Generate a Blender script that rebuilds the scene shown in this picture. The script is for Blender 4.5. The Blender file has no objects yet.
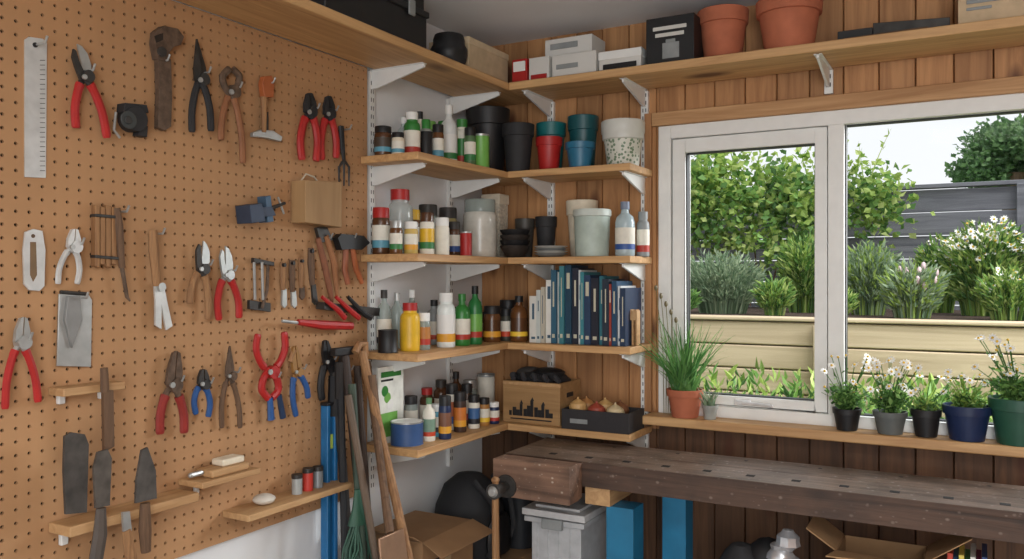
import bpy, math, random, bmesh
from mathutils import Vector, Matrix
random.seed(7)
R=random.random
def U(a,b): return a+(b-a)*random.random()
F=841.0; C=Vector((1.600,-2.657,1.42)); yaw=math.radians(29.1); HY=279.5
fw=Vector((-math.sin(yaw),math.cos(yaw),0)); rt=Vector((math.cos(yaw),math.sin(yaw),0)); UP=Vector((0,0,1))
def ray(px,py): return fw+rt*((px-512)/F)+UP*((HY-py)/F)
def onL(px,py,x=0.0):
    d=ray(px,py); return C+d*((x-C.x)/d.x)
def onB(px,py,y=0.0):
    d=ray(px,py); return C+d*((y-C.y)/d.y)
def dep(p): return (p-C).dot(fw)
def zat(py,d): return C.z+(HY-py)/F*d
# ---------------------------------------------------------------- materials
def lin(c):
    return tuple(((v/255)/12.92 if v/255<=.04045 else ((v/255+.055)/1.055)**2.4) for v in c)+(1,)
cache={}
def K(r,g,b,rough=.5,metal=0.0,var=.12,scale=30,bump=0.0,alpha=1.0,name=None):
    key=(r,g,b,rough,metal,var,scale,bump,alpha)
    if key in cache: return cache[key]
    m=bpy.data.materials.new(name or "surface_%d_%d_%d"%(r,g,b)); m.use_nodes=True
    nt=m.node_tree; N=nt.nodes; L=nt.links; p=N['Principled BSDF']
    tc=N.new('ShaderNodeTexCoord'); no=N.new('ShaderNodeTexNoise'); no.inputs['Scale'].default_value=scale; no.inputs['Detail'].default_value=5
    L.new(tc.outputs['Object'],no.inputs['Vector'])
    cr=N.new('ShaderNodeValToRGB'); c=lin((r,g,b))
    cr.color_ramp.elements[0].position=.3; cr.color_ramp.elements[1].position=.7
    cr.color_ramp.elements[0].color=tuple(x*(1-var) for x in c[:3])+(1,)
    cr.color_ramp.elements[1].color=tuple(min(1,x*(1+var)) for x in c[:3])+(1,)
    L.new(no.outputs['Fac'],cr.inputs['Fac']); L.new(cr.outputs['Color'],p.inputs['Base Color'])
    p.inputs['Roughness'].default_value=rough; p.inputs['Metallic'].default_value=metal; p.inputs['Alpha'].default_value=alpha
    if bump>0:
        bp=N.new('ShaderNodeBump'); bp.inputs['Strength'].default_value=bump; bp.inputs['Distance'].default_value=.01
        L.new(no.outputs['Fac'],bp.inputs['Height']); L.new(bp.outputs['Normal'],p.inputs['Normal'])
    cache[key]=m; return m
def KL(r,g,b):
    m=K(r,g,b,.55,0,.15,6,0,.999)
    nt=m.node_tree
    if 'tl' in nt.nodes: return m
    m.name='leaf_%d_%d_%d'%(r,g,b)
    p=nt.nodes['Principled BSDF']; p.inputs['Alpha'].default_value=1; o=nt.nodes['Material Output']
    t=nt.nodes.new('ShaderNodeBsdfTranslucent'); t.name='tl'; mx=nt.nodes.new('ShaderNodeMixShader'); mx.inputs[0].default_value=.45
    src=p.inputs['Base Color'].links[0].from_socket; nt.links.new(src,t.inputs['Color'])
    nt.links.new(p.outputs[0],mx.inputs[1]); nt.links.new(t.outputs[0],mx.inputs[2]); nt.links.new(mx.outputs[0],o.inputs[0]); return m
def wood(name,c1,c2,axis=2,fine=30,knots=0,board=0,rough=.65,bump=.15,bx=0,stain=None,blo=.78,bhi=1.12):
    m=bpy.data.materials.new(name); m.use_nodes=True
    nt=m.node_tree; N=nt.nodes; L=nt.links; p=N['Principled BSDF']; p.inputs['Roughness'].default_value=rough
    tc=N.new('ShaderNodeTexCoord'); vec=tc.outputs['Object']; bright=None
    if board:
        sp=N.new('ShaderNodeSeparateXYZ'); L.new(vec,sp.inputs[0])
        dv=N.new('ShaderNodeMath'); dv.operation='DIVIDE'; L.new(sp.outputs[bx],dv.inputs[0]); dv.inputs[1].default_value=board
        fl=N.new('ShaderNodeMath'); fl.operation='FLOOR'; L.new(dv.outputs[0],fl.inputs[0])
        wn=N.new('ShaderNodeTexWhiteNoise'); wn.noise_dimensions='1D'; L.new(fl.outputs[0],wn.inputs['W'])
        sc=N.new('ShaderNodeVectorMath'); sc.operation='SCALE'; sc.inputs['Scale'].default_value=7; L.new(wn.outputs['Color'],sc.inputs[0])
        ad=N.new('ShaderNodeVectorMath'); ad.operation='ADD'; L.new(vec,ad.inputs[0]); L.new(sc.outputs[0],ad.inputs[1]); vec=ad.outputs[0]
        bright=wn.outputs['Value']
    mp=N.new('ShaderNodeMapping'); s=[fine]*3; s[axis]=fine*.06; mp.inputs['Scale'].default_value=s; L.new(vec,mp.inputs[0])
    no=N.new('ShaderNodeTexNoise'); no.inputs['Scale'].default_value=1; no.inputs['Detail'].default_value=7; no.inputs['Distortion'].default_value=1.2; no.inputs['Roughness'].default_value=.6
    L.new(mp.outputs[0],no.inputs['Vector'])
    cr=N.new('ShaderNodeValToRGB'); cr.color_ramp.elements[0].position=.32; cr.color_ramp.elements[1].position=.68
    cr.color_ramp.elements[0].color=lin(c1); cr.color_ramp.elements[1].color=lin(c2); L.new(no.outputs['Fac'],cr.inputs['Fac'])
    col=cr.outputs['Color']
    if bright is not None:
        mr=N.new('ShaderNodeMapRange'); mr.inputs['To Min'].default_value=blo; mr.inputs['To Max'].default_value=bhi; L.new(bright,mr.inputs['Value'])
        vm=N.new('ShaderNodeVectorMath'); vm.operation='SCALE'; L.new(col,vm.inputs[0]); L.new(mr.outputs[0],vm.inputs['Scale']); col=vm.outputs[0]
    def spots(scl,lo,hi,c,asp=.45,amt=.9):
        nonlocal col
        mp2=N.new('ShaderNodeMapping'); s=[scl]*3; s[axis]=scl*asp; mp2.inputs['Scale'].default_value=s; L.new(vec,mp2.inputs[0])
        vo=N.new('ShaderNodeTexVoronoi'); vo.inputs['Scale'].default_value=1; L.new(mp2.outputs[0],vo.inputs['Vector'])
        r=N.new('ShaderNodeMapRange'); r.inputs['From Min'].default_value=lo; r.inputs['From Max'].default_value=hi; r.inputs['To Min'].default_value=amt; r.inputs['To Max'].default_value=0
        L.new(vo.outputs['Distance'],r.inputs['Value'])
        mx=N.new('ShaderNodeMix'); mx.data_type='RGBA'; L.new(r.outputs[0],mx.inputs[0]); L.new(col,mx.inputs[6]); mx.inputs[7].default_value=lin(c); col=mx.outputs[2]
    if knots: spots(knots,.08,.2,(84,46,26))
    if stain:
        spots(stain[0],.05,.17,stain[1],.8,.75); spots(stain[0]*1.9,.04,.16,stain[1],.6,.5); spots(stain[0]*.35,.06,.25,(40,32,27),.5,.6)
        n2=N.new('ShaderNodeTexNoise'); n2.inputs['Scale'].default_value=9; n2.inputs['Detail'].default_value=8; L.new(vec,n2.inputs['Vector'])
        r2=N.new('ShaderNodeMapRange'); r2.inputs['From Min'].default_value=.42; r2.inputs['From Max'].default_value=.66; r2.inputs['To Max'].default_value=.6; L.new(n2.outputs['Fac'],r2.inputs['Value'])
        mx=N.new('ShaderNodeMix'); mx.data_type='RGBA'; L.new(r2.outputs[0],mx.inputs[0]); L.new(col,mx.inputs[6]); mx.inputs[7].default_value=lin((56,44,38)); col=mx.outputs[2]
    L.new(col,p.inputs['Base Color'])
    bp=N.new('ShaderNodeBump'); bp.inputs['Strength'].default_value=bump; bp.inputs['Distance'].default_value=.005
    L.new(no.outputs['Fac'],bp.inputs['Height']); L.new(bp.outputs['Normal'],p.inputs['Normal'])
    return m
STEEL=K(176,178,176,.38,.55); SILV=K(205,206,204,.35,.35); DSTEEL=K(66,64,62,.5,.5,.3); RUST=K(100,82,68,.7,.3,.35,60,.3)
RED=K(170,36,34,.45); BLK=K(26,26,28,.5); GRIP=K(38,38,40,.7); WH=wood('handle_wood',(120,84,54),(168,126,84),2,60)
LW=wood('light_wood',(170,130,88),(198,160,114),1,40); DKW=wood('dark_wood',(80,58,42),(116,88,64),2,50); ORG=K(166,92,52,.5); BLUE=K(44,84,140,.4); WHITE=K(232,232,228,.5,0,.03)
PINE_Y=wood('pine_shelf_long',(178,134,88),(214,172,120),1,34,knots=5,rough=.55); PINE_X=wood('pine_shelf_cross',(178,134,88),(214,172,120),0,34,knots=5,rough=.55)
BRK=K(226,227,224,.45,0,.03); CARD=K(150,116,82,.85,0,.1,15); CREAM=K(222,212,190,.6)
# ---------------------------------------------------------------- mesh builder
class B:
    def __init__(s): s.v=[];s.f=[];s.m=[];s.s=[];s.mats=[]
    def add(s,vs,fs,mat,smooth=False):
        if mat not in s.mats: s.mats.append(mat)
        k=s.mats.index(mat); o=len(s.v); s.v.extend([tuple(v) for v in vs])
        for f in fs: s.f.append(tuple(i+o for i in f)); s.m.append(k); s.s.append(smooth)
        return s
    def box(s,a,b,mat,M=None):
        x0,y0,z0=a;x1,y1,z1=b
        vs=[Vector(p) for p in [(x0,y0,z0),(x1,y0,z0),(x1,y1,z0),(x0,y1,z0),(x0,y0,z1),(x1,y0,z1),(x1,y1,z1),(x0,y1,z1)]]
        if M is not None: vs=[M@v for v in vs]
        return s.add(vs,[(0,3,2,1),(4,5,6,7),(0,1,5,4),(1,2,6,5),(2,3,7,6),(3,0,4,7)],mat)
    def prism(s,pts,off,mat):
        n=len(pts); off=Vector(off); vs=[Vector(p) for p in pts]+[Vector(p)+off for p in pts]
        return s.add(vs,[tuple(range(n-1,-1,-1)),tuple(range(n,2*n))]+[(i,(i+1)%n,n+(i+1)%n,n+i) for i in range(n)],mat)
    def tube(s,pts,rad,mat,seg=8,flat=1.0,ref=None):
        pts=[Vector(p) for p in pts]; n=len(pts)
        if not isinstance(rad,(list,tuple)): rad=[rad]*n
        vs=[];fs=[]
        for i,p in enumerate(pts):
            t=(pts[min(i+1,n-1)]-pts[max(i-1,0)]).normalized()
            rf=ref or (Vector((1,0,0)) if abs((pts[-1]-pts[0]).normalized().x)<.8 else Vector((0,0,1)))
            a=t.cross(rf)
            if a.length<1e-4: a=t.cross(Vector((0,.3,1)))
            a.normalize(); b=a.cross(t).normalized()
            for k in range(seg):
                th=2*math.pi*k/seg; vs.append(p+a*(rad[i]*math.cos(th))+b*(rad[i]*flat*math.sin(th)))
        for i in range(n-1):
            for k in range(seg):
                k2=(k+1)%seg; fs.append((i*seg+k,i*seg+k2,(i+1)*seg+k2,(i+1)*seg+k))
        s.add(vs,fs,mat,True); 
        s.add(vs[:seg],[tuple(range(seg))],mat); s.add(vs[-seg:],[tuple(range(seg))],mat)
        return s
    def lathe(s,c,prof,seg=20,M=None,sx=1,sy=1):
        c=Vector(c)
        rings=[]
        for (r,z,m) in prof:
            ring=[]
            for k in range(seg):
                th=2*math.pi*k/seg; v=Vector((r*sx*math.cos(th),r*sy*math.sin(th),z))
                if M is not None: v=M@v
                ring.append(c+v)
            rings.append(ring)
        for i in range(1,len(prof)):
            vs=rings[i-1]+rings[i]
            s.add(vs,[(k,(k+1)%seg,seg+(k+1)%seg,seg+k) for k in range(seg)],prof[i][2],True)
        return s
    def ball(s,c,r,mat,sz=1.0,seg=14,sx=1,sy=1,jit=0):
        pr=[]; n=9
        for i in range(n):
            a=-math.pi/2+math.pi*i/(n-1); pr.append((max(1e-4,r*math.cos(a)*(1+U(-jit,jit))),r*sz*math.sin(a),mat))
        return s.lathe(c,pr,seg,None,sx,sy)
    def done(s,name,bevel=0,origin=True,merge=True,sharp=35,parent=None):
        me=bpy.data.meshes.new(name)
        o=Vector((0,0,0))
        if origin and s.v:
            xs=[v[0] for v in s.v];ys=[v[1] for v in s.v];zs=[v[2] for v in s.v]
            o=Vector(((min(xs)+max(xs))/2,(min(ys)+max(ys))/2,min(zs)))
        me.from_pydata([(v[0]-o.x,v[1]-o.y,v[2]-o.z) for v in s.v],[],s.f)
        for m in s.mats: me.materials.append(m)
        me.polygons.foreach_set('material_index',s.m); me.polygons.foreach_set('use_smooth',s.s)
        if merge:
            bm=bmesh.new(); bm.from_mesh(me); bmesh.ops.remove_doubles(bm,verts=bm.verts,dist=1e-5)
            bmesh.ops.recalc_face_normals(bm,faces=bm.faces); bm.to_mesh(me); bm.free()
            me.set_sharp_from_angle(angle=math.radians(sharp))
        me.update(); ob=bpy.data.objects.new(name,me); ob.location=o; bpy.context.collection.objects.link(ob)
        if parent is not None: ob.parent=parent
        if bevel:
            md=ob.modifiers.new('edge_bevel','BEVEL'); md.width=bevel; md.segments=2; md.limit_method='ANGLE'; md.angle_limit=math.radians(50)
        return ob
def empty(name):
    e=bpy.data.objects.new(name,None); e.empty_display_size=.05; bpy.context.collection.objects.link(e); return e
# ---------------------------------------------------------------- room shell
H=2.27; XR=3.1; YF=-4.4
PLASTER=K(226,228,229,.85,0,.04,6,.1,name='white_painted_wall')
b=B(); b.box((-.12,YF,0),(0,.14,H),PLASTER); b.done('wall_left',origin=False)
b=B(); b.box((-.12,YF,-.1),(XR+.12,.14,0),K(140,136,130,.9,0,.2,4,.2,name='concrete_floor')); b.done('floor',origin=False)
b=B(); b.box((-.12,YF,H),(XR+.12,.14,H+.1),K(232,233,234,.9,0,.03,5,name='ceiling_paint')); b.done('ceiling',origin=False)
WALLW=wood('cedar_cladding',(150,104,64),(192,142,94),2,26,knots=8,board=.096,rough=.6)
WALLD=wood('dark_cladding',(74,50,34),(112,78,52),2,26,knots=8,board=.096,rough=.65)  # same boards in a darker tone, for the lower back wall
b=B(); b.box((XR,YF,0),(XR+.12,.14,H),WALLW); b.done('wall_right',origin=False)
WX0,WX1,WZ0,WZ1=.68,2.36,.985,1.92
b=B(); CORE=K(90,62,40,.9)
b.box((0,.0,0),(WX0,.12,H),CORE);b.box((WX1,0,0),(XR,.12,H),CORE);b.box((WX0,0,0),(WX1,.12,WZ0-.03),CORE);b.box((WX0,0,WZ1),(WX1,.12,H),CORE)
w=.096; i=0
def brd(xa,xb,za,zb,m=WALLW):
    if xb-xa>.004: b.prism([(xa,0,za),(xb,0,za),(xb,-.010,za),(xb-.002,-.014,za),(xa+.002,-.014,za),(xa,-.010,za)] if xb-xa>.01 else [(xa,0,za),(xb,0,za),(xb,-.012,za),(xa,-.012,za)],(0,0,zb-za),m)
while i*w<XR-.01:
    x0=i*w+.001; x1=min((i+1)*w-.001,XR)
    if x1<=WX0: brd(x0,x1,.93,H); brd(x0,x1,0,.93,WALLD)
    elif x0>=WX1: brd(x0,x1,0,H)
    else:
        a=max(x0,WX0); c=min(x1,WX1)
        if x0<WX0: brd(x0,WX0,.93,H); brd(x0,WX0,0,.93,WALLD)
        if x1>WX1: brd(WX1,x1,0,H)
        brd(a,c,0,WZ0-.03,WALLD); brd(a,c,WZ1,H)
    i+=1
b.done('wall_back',origin=False)
b=B(); b.box((WX0-.02,-.03,WZ1+.001),(WX1+.02,-.0145,WZ1+.045),wood('head_trim_wood',(166,122,80),(200,158,112),0,34)); b.box((WX0-.045,-.03,WZ0+.001),(WX0-.021,-.0145,WZ1+.045),wood('trim_wood',(146,102,64),(188,138,94),2,30)); b.done('trim_1',.002)
b=B(); b.box((.655,-.105,WZ0-.029),(WX1+.1,-.015,WZ0),PINE_X); b.done('trim_2',.004)
b=B(); fy0,fy1=-.02,.055
def fr(x0,x1,z0,z1,y0=fy0,y1=fy1,m=WHITE): b.box((x0,y0,z0),(x1,y1,z1),m)
fr(WX0,WX0+.042,WZ0,WZ1);fr(WX1-.042,WX1,WZ0,WZ1);fr(WX0+.042,WX1-.042,WZ1-.042,WZ1);fr(WX0+.042,WX1-.042,WZ0,WZ0+.035)
MX0,MX1=1.205,1.250
fr(MX0,MX1,WZ0+.035,WZ1-.042);fr(1.80,1.845,WZ0+.035,WZ1-.042)
sx0,sx1,sz0,sz1=WX0+.045,MX0-.003,WZ0+.038,WZ1-.045
fr(sx0,sx0+.042,sz0,sz1,-.012,.045);fr(sx1-.034,sx1,sz0,sz1,-.012,.045);fr(sx0+.042,sx1-.034,sz1-.045,sz1,-.012,.045);fr(sx0+.042,sx1-.034,sz0,sz0+.03,-.012,.045)
GASK=K(60,62,64,.6)
for (a,c,d,e) in [(sx0+.042,sx1-.034,sz0+.03,sz1-.045),(MX1,1.80,WZ0+.035,WZ1-.042),(1.845,WX1-.042,WZ0+.035,WZ1-.042)]:
    g=.004
    fr(a,a+g,d,e,.0,.03,GASK);fr(c-g,c,d,e,.0,.03,GASK);fr(a+g,c-g,e-g,e,.0,.03,GASK);fr(a+g,c-g,d,d+g,.0,.03,GASK)
b.box((.93,-.03,sz0+.008),(.98,-.012,sz0+.022),K(210,210,210,.3)); b.tube([(.955,-.03,sz0+.015),(1.05,-.04,sz0+.012)],.005,K(210,210,210,.3))
gl=bpy.data.materials.new('window_glass'); gl.use_nodes=True; nt=gl.node_tree; nt.nodes.clear()
o=nt.nodes.new('ShaderNodeOutputMaterial'); mx=nt.nodes.new('ShaderNodeMixShader'); tr=nt.nodes.new('ShaderNodeBsdfTransparent'); gs=nt.nodes.new('ShaderNodeBsdfGlossy'); gs.inputs['Roughness'].default_value=.02
mx.inputs[0].default_value=.004; nt.links.new(tr.outputs[0],mx.inputs[1]); nt.links.new(gs.outputs[0],mx.inputs[2]); nt.links.new(mx.outputs[0],o.inputs[0])
for a,c,d,e in [(sx0+.04,sx1-.032,sz0+.028,sz1-.043),(MX1,1.80,WZ0+.03,WZ1-.04),(1.845,WX1-.042,WZ0+.03,WZ1-.04)]:
    b.add([(a,.018,d),(c,.018,d),(c,.018,e),(a,.018,e)],[(0,1,2,3)],gl)
b.done('window_1',.0025)
# ---------------------------------------------------------------- pegboard with real holes
PEG=K(176,134,94,.8,0,.08,4,.05,name='hardboard'); PB=.024
b=B(); pitch=.0254; y1=-.705; ny=78; z1p=2.043; nz=49; r=.0036
vs=[];fs=[]
offs=[(-1,-1),(0,-1),(1,-1),(1,0),(1,1),(0,1),(-1,1),(-1,0)]
for j in range(ny):
    for k in range(nz):
        cy=y1-(j+.5)*pitch; cz=z1p-(k+.5)*pitch; o=len(vs)
        for (a,c) in offs: vs.append((PB,cy+a*pitch/2,cz+c*pitch/2))
        for dx in (0,-.006):
            for (a,c) in offs:
                l=math.hypot(a,c); vs.append((PB+dx,cy+a/l*r,cz+c/l*r))
        for q in range(8):
            q2=(q+1)%8; fs.append((o+q,o+q2,o+8+q2,o+8+q)); fs.append((o+8+q,o+8+q2,o+16+q2,o+16+q))
b.add(vs,fs,PEG)
yb=y1-ny*pitch; zb=z1p-nz*pitch
b.box((.0005,yb,zb),(.010,y1,z1p),K(22,18,15,.95))
b.box((.010,y1,zb),(PB,y1+.003,z1p),PEG); b.box((.010,yb,zb-.004),(PB,y1,zb),PEG)
b.done('pegboard',origin=False,merge=False)
# ---------------------------------------------------------------- shelves
S=[1.778,1.493,1.211,.943]; ST=2.07; D=.23; YE=-.735; XE=.663; TH=.022
UN=empty('corner_shelving'); UL=empty('high_shelf')
for q,z in enumerate(S):
    b=B(); b.box((.026,YE,z-TH),(D,-.03,z),PINE_Y); b.box((D+.001,-D,z-TH),(XE,-.03,z),PINE_X); b.done('shelf_board_%d'%(q+1),.0025,parent=UN)
b=B(); b.box((.026,-3.2,ST-.026),(D+.01,-.03,ST),PINE_Y); b.done('left_board',.003,parent=UL)
b=B(); b.box((D+.012,-D-.01,ST-.026),(XR-.01,-.03,ST),PINE_X); b.done('back_board',.003,parent=UL)
SLOT=K(70,70,70,.7)
def standard(p,axis,z0,z1,par):
    b=B(); x,y=p
    if axis=='L': b.box((.001 if y>-.7 else .0245,y-.012,z0),(.014 if y>-.7 else .034,y+.012,z1),BRK)
    else: b.box((x-.012,-.028,z0),(x+.012,-.0145,z1),BRK)
    z=z0+.02
    while z<z1-.02:
        for o in (-.005,.005):
            if axis=='L': b.box((.0135,y+o-.0015,z),(.0145,y+o+.0015,z+.012),SLOT)
            else: b.box((x+o-.0015,-.0285,z),(x+o+.0015,-.0278,z+.012),SLOT)
        z+=.025
    b.done('slotted_upright',parent=par)
def bracket(p,axis,z,par,L=.19,h=.055):
    x,y=p; t=.0035; b=B()
    def pt(d,zz,o):
        return (.014+d,y+o,zz) if axis=='L' else (x+o,-.028-d,zz)
    b.prism([pt(0,z,-t),pt(L,z,-t),pt(L,z-.012,-t),pt(.02,z-h,-t),pt(0,z-h,-t)],(0,2*t,0) if axis=='L' else (2*t,0,0),BRK)
    b.prism([pt(0,z,-.011),pt(L,z,-.011),pt(L,z-.002,-.011),pt(0,z-.002,-.011)],(0,.022,0) if axis=='L' else (.022,0,0),BRK)
    b.done('bracket',parent=par)
LY=[-.665,-.235]; BX=[.29,.635]
for y in LY: standard((0,y),'L',.78,ST-.03,UN)
for x in BX: standard((x,0),'B',.80,ST-.03,UN)
xm=onB(830,80).x; standard((xm,0),'B',1.97,ST-.03,UL)
for z in S:
    for y in LY: bracket((0,y),'L',z-TH-.0005,UN)
    for x in BX: bracket((x,0),'B',z-TH-.0005,UN,.19 if z>1 else .15)
for y in LY: bracket((0,y),'L',ST-.0265,UL)
for x in BX+[xm,1.9]: bracket((x,0),'B',ST-.0265,UL)
# ---------------------------------------------------------------- pegboard tools
def W(p,x): return onL(p[0],p[1],x)
def m_of(px,p,x=.04): return px*dep(W(p,x))/F
def poly(b,pts,mat,off=.032,th=.006): b.prism([W(p,off) for p in pts],(th,0,0),mat)
def pt_tube(b,pts,rpx,mat,off=.045,flat=.8,seg=8):
    if not isinstance(rpx,(list,tuple)): rpx=[rpx]*len(pts)
    b.tube([W(p,off) for p in pts],[m_of(r,p) for r,p in zip(rpx,pts)],mat,seg,flat,Vector((1,0,0)))
def disc(b,p,rpx,mat,off=.03,th=.02,seg=14):
    c=W(p,off); r=m_of(rpx,p,off)
    b.prism([c+Vector((0,r*math.cos(2*math.pi*k/seg),r*math.sin(2*math.pi*k/seg))) for k in range(seg)],(th,0,0),mat)
def hook(b,p):
    c=W(p,PB-.001); r=.0025
    b.tube([c,c+Vector((.032,0,0)),c+Vector((.039,0,.012))],r,K(190,190,188,.3,.6),6,1,Vector((0,1,0)))
def smooth_path(ps,n=10):
    out=[]
    P=[ps[0]]+list(ps)+[ps[-1]]
    for i in range(1,len(P)-2):
        for k in range(n//(len(ps)-1)+2):
            t=k/(n//(len(ps)-1)+2)
            a,b_,c,d=[Vector(q) for q in P[i-1:i+3]]
            out.append(.5*((2*b_)+(c-a)*t+(2*a-5*b_+4*c-d)*t*t+(3*b_-a-3*c+d)*t*t*t))
    out.append(Vector(ps[-1])); return out
def plier(name,tip,piv,e1,e2,jw=5,hr=3.6,mj=DSTEEL,mh=RED,style='plier',bul=3,metal=.22):
    b=B(); T,P=Vector(tip),Vector(piv); u=T-P; L=u.length; u.normalize(); n=Vector((-u.y,u.x))
    pt=lambda a,c: P+u*L*a+n*c
    for s,o in ((1,.036),(-1,.0425)):
        if style=='plier': poly(b,[pt(-.12,s*jw*.3),pt(0,s*jw),pt(.45,s*jw*.95),pt(.95,s*jw*.45),pt(1,s*.5),pt(.15,s*.4)],mj,o,.008)
        elif style=='pruner':
            if s>0: poly(b,[pt(-.15,0),pt(-.05,jw*.9),pt(.3,jw*1.3),pt(.65,jw*1.1),pt(.9,jw*.5),pt(1,-jw*.1),pt(.6,-jw*.15),pt(.1,-jw*.2)],STEEL,o,.004)
            else: poly(b,[pt(-.15,0),pt(-.05,-jw*.9),pt(.3,-jw*1.2),pt(.65,-jw*1.35),pt(.88,-jw*.9),pt(.8,-jw*.6),pt(.5,-jw*.5),pt(.1,0)],mj,o,.006)
        elif style=='pincer':
            sp=smooth_path([pt(-.1,s*1),pt(.3,s*jw*1.0),pt(.7,s*jw*1.15),pt(1,s*jw*.25)])
            pt_tube(b,sp,[hr*1.05]*len(sp),mj,.042,.8)
        elif style=='blade': poly(b,[pt(-.1,0),pt(0,s*jw),pt(.3,s*jw*.9),pt(1,s*.4),pt(.2,-s*jw*.2)],mj,o,.004)
    disc(b,piv,jw*.95,mj,.035,.018); disc(b,piv,jw*.4,STEEL,.053,.004,10)
    for E,o in ((e1,.038),(e2,.046)):
        E=Vector(E); s=1 if (E-P).dot(n)>0 else -1
        path=smooth_path([P,P+(E-P)*.22+n*s*bul,P+(E-P)*.6+n*s*bul*1.1,E],14); k=max(2,int(len(path)*metal))
        pt_tube(b,path[:k+1],hr*.75,mj,o)
        g=path[k:]; pt_tube(b,g,[hr*(1.12 if j in(0,1) else (.8 if j==len(g)-1 else 1)) for j in range(len(g))],mh,o)
    hook(b,pt(.15,0)); b.done(name)
b=B(); poly(b,[(24,40),(28,37),(42,39),(46,43),(45,178),(24,177)],SILV,.0242,.003); disc(b,(35,45),2.5,BLK,.0272,.002); hook(b,(35,45))
for q in range(24): poly(b,[(40,60+q*4.8),(45,60+q*4.8),(45,60.6+q*4.8),(40,60.6+q*4.8)],DSTEEL,.0272,.0004)
b.done('steel_ruler')
plier('garden_secateurs',(77,44),(84,77),(76,128),(107,138),6.5,4.4,DSTEEL,RED,'pruner',4)
b=B(); disc(b,(128,120),12.5,GRIP,.028,.03,20); disc(b,(128,120),9,K(58,62,62,.6),.058,.004,20); disc(b,(128,120),4,DSTEEL,.062,.003)
poly(b,[(117,104),(139,106),(141,114),(116,113)],GRIP,.028,.026); pt_tube(b,[(116,112),(114,130),(120,138)],1.5,STEEL); poly(b,[(135,125),(142,127),(141,138),(132,136)],GRIP,.03,.02); b.done('tape_measure',.001)
b=B(); poly(b,[(150,33),(158,27),(172,30),(178,38),(175,46),(168,48),(164,53),(161,63),(152,60),(149,44)],RUST,.03,.02)
poly(b,[(154,36),(163,33),(163,40),(156,43)],K(40,32,26,.8),.0505,.001)
poly(b,[(154,58),(167,60),(168,100),(167,127),(161,131),(154,128),(155,90)],RUST,.033,.014); disc(b,(161,52),5,DSTEEL,.05,.006); hook(b,(158,62)); b.done('adjustable_wrench',.002)
plier('garden_shears',(196,39),(200,80),(192,132),(211,131),6.5,3.8,DSTEEL,GRIP,'blade',3,.15)
plier('carpenter_pincers',(231,69),(231,92),(221,140),(243,163),7,3.6,RUST,K(140,92,60,.6),'pincer',3,.2)
b=B(); poly(b,[(260,77),(267,76),(270,84),(269,98),(260,98),(258,84)],ORG,.034,.016); pt_tube(b,[(264,97),(264,132)],[4,2.4],WH); poly(b,[(262,112),(267,112),(267,132),(262,132)],DSTEEL)
poly(b,[(250,133),(258,130),(270,131),(279,137),(278,142),(262,138),(250,137)],STEEL,.03,.012); hook(b,(264,84)); b.done('paint_scraper',.001)
plier('combination_pliers',(308,93),(309,112),(302,160),(316,161),6,4.2,GRIP,RED,'plier',4)
plier('combination_pliers',(327,96),(328,114),(322,160),(336,158),5.5,3.9,GRIP,RED,'plier',3)
b=B(); pt_tube(b,[(341,126),(342,146),(344,160)],[3.2,3.2,1.8],BLK)
for q in (-5,0,5): pt_tube(b,[(344,160),(344+q,167),(344+q,186)],[1.5,1.4,.8],DSTEEL)
hook(b,(341,130)); b.done('hand_fork')
b=B(); poly(b,[(291,181),(328,183),(328,228),(291,223)],wood('block_wood',(148,114,76),(172,138,96),2,14),.03,.05); pt_tube(b,[(301,181),(306,174),(314,177),(318,182)],1,K(200,190,170)); b.done('hanging_wood_block',.003)
b=B(); poly(b,[(235,206),(247,204),(251,222),(237,224)],K(54,66,86,.5,.2),.03,.05); poly(b,[(247,208),(262,207),(266,216),(250,218)],K(54,66,86,.5,.2),.03,.035)
pt_tube(b,[(262,212),(285,203)],[2.8,1.6],DSTEEL,.05); poly(b,[(257,197),(262,196),(265,222),(259,223)],K(70,96,120,.5,.2),.032,.03); pt_tube(b,[(278,197),(284,214)],1.2,STEEL,.05); b.done('bench_clamp',.001)
b=B()
for q in range(4): poly(b,[(91+q*5.6,205+q%2*2),(95.6+q*5.6,206+q%2*2),(95.6+q*5.6,268-q%2*3),(91+q*5.6,266-q%2*2)],WH,.03,.014)
poly(b,[(90,214),(113.5,216),(113.5,219),(90,217)],DSTEEL,.029,.018); poly(b,[(90,255),(113.5,257),(113.5,260),(90,258)],DSTEEL,.029,.018); b.done('folding_wood_rule',.001)
b=B(); pt_tube(b,[(117,208),(119,225),(122,268)],[3.4,4.4,3.4],DKW); pt_tube(b,[(122,268),(127,297),(130,301)],[2.4,2,1],RUST); hook(b,(117,212)); b.done('rasp')
b=B(); poly(b,[(24,232),(32,229),(41,231),(44,250),(43,286),(38,291),(28,290),(23,284),(22,250)],SILV,.028,.005); poly(b,[(30,242),(36,242),(37,275),(33,282),(30,275)],K(120,95,66),.0331,.0005); disc(b,(33,236),2,K(90,70,50),.033,.001); b.done('multi_tool_blade',.001)
plier('metal_pliers',(73,229),(72,247),(58,284),(77,284),6.5,3.0,SILV,SILV,'plier',4)
b=B(); poly(b,[(58,294),(70,291),(86,292),(91,300),(90,367),(56,366)],STEEL,.028,.004); poly(b,[(66,296),(78,296),(80,320),(70,348),(63,320)],K(140,140,138,.5,.4),.032,.008); pt_tube(b,[(60,292),(88,294)],2,DSTEEL,.034); hook(b,(76,298)); b.done('plastering_trowel',.001)
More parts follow.
